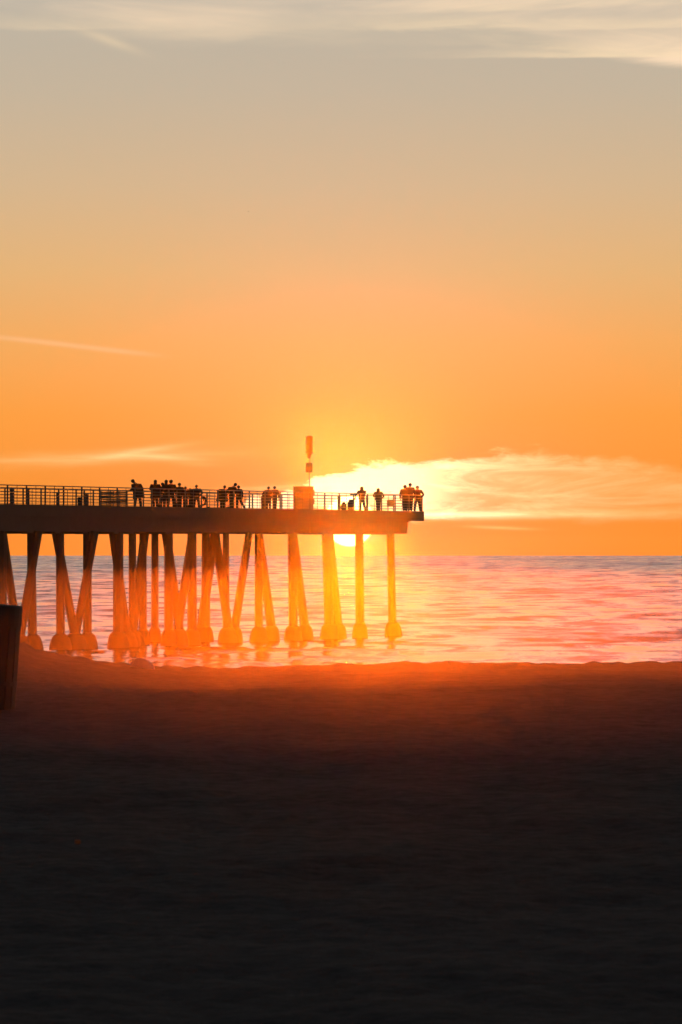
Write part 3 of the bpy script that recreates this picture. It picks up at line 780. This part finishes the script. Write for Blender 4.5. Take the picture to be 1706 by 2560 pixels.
# wheeled trolley and camera tripod
b, u = dp(877, 3.1); e = empty('fishing_trolley', b); tag(e, 'wheeled trolley with a tall load beside the rucksack left of the tripod', 'trolley')
local(e, MB().box((0, 0, 0.46), (17 * u, 0.42, 0.56), 0, 0.05), 'load', CLOTH[4]); local(e, MB().box((0.02, 0, 0.80), (13 * u, 0.36, 0.16), 0, 0.05), 'load', CLOTH[1])
local(e, MB().box((0, 0, 0.165), (18 * u, 0.4, 0.03)), 'platform', M['steel'])
local(e, MB().tube([(0.24, -0.15, 0.16), (0.27, -0.15, 1.0), (0.27, 0.15, 1.0), (0.24, 0.15, 0.16)], 0.013, 6), 'handle', M['steel'])
for wx in (-0.18, 0.2):
    for wy in (-0.22, 0.22): local(e, MB().tube([(wx, wy - 0.02, 0.08), (wx, wy + 0.02, 0.08)], [0.08, 0.08], 12), 'wheel', M['darkplastic'])
b, u = dp(888, 2.5); e = empty('camera_tripod', b); tag(e, 'tripod with a long-lensed camera pointing left, in front of the hooded person', 'camera tripod')
zc = CAMZ + (CY - 1236) * u - DECK
for a in (0.4, 2.5, 4.6): local(e, MB().tube([(0.02, 0, zc - 0.12), (0.02 + 0.34 * math.cos(a), 0.34 * math.sin(a), 0.0)], [0.02, 0.013], 6), 'leg', M['darkplastic'])
local(e, MB().box((0.06, 0, zc), (0.17, 0.10, 0.13), 0, 0.02), 'camera_body', M['darkplastic'])
local(e, MB().tube([(-0.02, 0, zc), (-0.20, 0, zc + 0.01), (-0.21, 0, zc + 0.01), (-0.36, 0, zc + 0.02)], [0.045, 0.05, 0.06, 0.065], 12), 'lens', M['darkplastic'])
local(e, MB().box((0.02, 0, zc - 0.1), (0.08, 0.08, 0.06)), 'tripod_head', M['darkplastic'])

# low panel on legs near the trio
b, u = dp(977, 1.5); e = empty('notice_panel', b); tag(e, 'low square panel on two legs between the hooded person and the trio', 'notice panel')
local(e, MB().box((0, 0, 0.68), (19 * u, 0.05, 0.47), 0, 0.01), 'panel', M['greybox'])
for sx in (-1, 1): local(e, MB().box((sx * 0.22, 0.05, 0.42), (0.04, 0.045, 0.84)), 'leg', M['rail'])
local(e, MB().box((-0.0, -0.1, 0.44), (22 * u, 0.14, 0.035)), 'shelf', M['rail'])

# gulls
def gull(loc, span, label, rz, roll=0.0, lift=0.22):
    e = empty('gull', loc, rz); tag(e, label, 'gull', 'gulls in flight'); e.scale = (span,) * 3; e.rotation_euler = (0, roll, rz)
    b_ = MB().tube([(0, -0.17, 0.0), (0, -0.10, 0.005), (0, 0.02, 0.0), (0, 0.12, 0.01), (0, 0.17, 0.02), (0, 0.22, 0.01)], [0.015, 0.04, 0.05, 0.035, 0.03, 0.006], 8)
    local(e, b_, 'body', M['bird'], True)
    for s_ in (-1, 1):
        w = MB(); pts = [(0, 0.045), (0.2, lift), (0.5, lift * 0.7)]; ch = [(0.08, -0.07), (0.07, -0.06), (-0.02, -0.05)]
        b0 = 0
        for (x_, z_), (a_, c_) in zip(((0.03, 0.02), (0.22, lift * 0.55), (0.5, lift)), ch):
            for dz in (0.006, -0.006):
                w.v += [Vector((s_ * x_, a_, z_ + dz)), Vector((s_ * x_, c_, z_ + dz))]
        for i in range(2):
            q = 4 * i
            w.f += [(q, q + 1, q + 5, q + 4), (q + 2, q + 6, q + 7, q + 3), (q, q + 4, q + 6, q + 2), (q + 1, q + 3, q + 7, q + 5)]
        w.f += [(0, 2, 3, 1), (8, 9, 11, 10)]
        local(e, w, 'wing', M['bird'])
    local(e, MB().prism([(-0.05, 0.0), (0.05, 0.0), (0.03, 0.012), (-0.03, 0.012)], -0.24, -0.15), 'tail', M['bird'])
gull(at(976, 1230, 404), 0.62, 'gull gliding just above the railing near the seaward end', 0.5, -0.16, 0.05)
gull(at(622, 529, 600), 0.36, 'tiny distant gull alone high in the open sky', 1.0, 0.1, 0.2)

# ------------------------------------------------------------------ on the beach
DB = 53.0; ub = DB / F
gx = at(-64, 1790, DB); gz = sand_h(gx.x, gx.y) - 0.05
e = empty('beach_litter_barrel', (gx.x, gx.y, gz)); e.rotation_euler = (0, 0.06, 0)
tag(e, 'dark slatted litter barrel on the sand cut off by the left edge of the picture', 'litter barrel')
Hh = CAMZ + (CY - 1508) * ub - gz
NS = 22; R1, R0 = 0.392, 0.384
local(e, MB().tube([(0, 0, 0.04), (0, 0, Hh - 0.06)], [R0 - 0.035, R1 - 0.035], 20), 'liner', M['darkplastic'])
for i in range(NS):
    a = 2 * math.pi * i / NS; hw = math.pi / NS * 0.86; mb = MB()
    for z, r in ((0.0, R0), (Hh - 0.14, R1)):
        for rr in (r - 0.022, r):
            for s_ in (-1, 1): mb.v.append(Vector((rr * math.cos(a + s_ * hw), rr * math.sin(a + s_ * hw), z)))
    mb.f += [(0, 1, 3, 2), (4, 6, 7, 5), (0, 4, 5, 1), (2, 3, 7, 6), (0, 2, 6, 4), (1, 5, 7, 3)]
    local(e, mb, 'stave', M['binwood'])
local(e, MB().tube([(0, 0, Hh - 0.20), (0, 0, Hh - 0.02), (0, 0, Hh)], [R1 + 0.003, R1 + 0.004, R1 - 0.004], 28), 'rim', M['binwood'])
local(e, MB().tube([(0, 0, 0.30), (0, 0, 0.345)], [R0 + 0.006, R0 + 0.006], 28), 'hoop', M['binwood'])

p = at(357, 1664, 106); p.z = sand_h(p.x, p.y)
mb = MB(); mb.ball((0, 0, 0.0), (0.235, 0.17, 0.20), 20, 12)
for v in mb.v:
    t = v.x / 0.235; v.z *= (1.0 - 0.22 * max(0, t)) * (1 + 0.05 * noise.noise(v * 7)); v.x += 0.03 * (v.z / 0.16) * -1
st = mb.build('boulder', M['stone'], None, True); st.location = p
tag(st, 'rounded mauve boulder lying on the sand crest in front of the piles', 'boulder')

p = at(195, 2060, 32.7); p.z = sand_h(p.x, p.y) + 0.004
mb = MB().box((0, 0, 0.012), (0.03, 0.02, 0.024), 0.4, 0.004)
sc_ = mb.build('litter_scrap', M['scrap']); sc_.location = p; tag(sc_, 'tiny orange scrap of litter on the dark sand', 'litter')
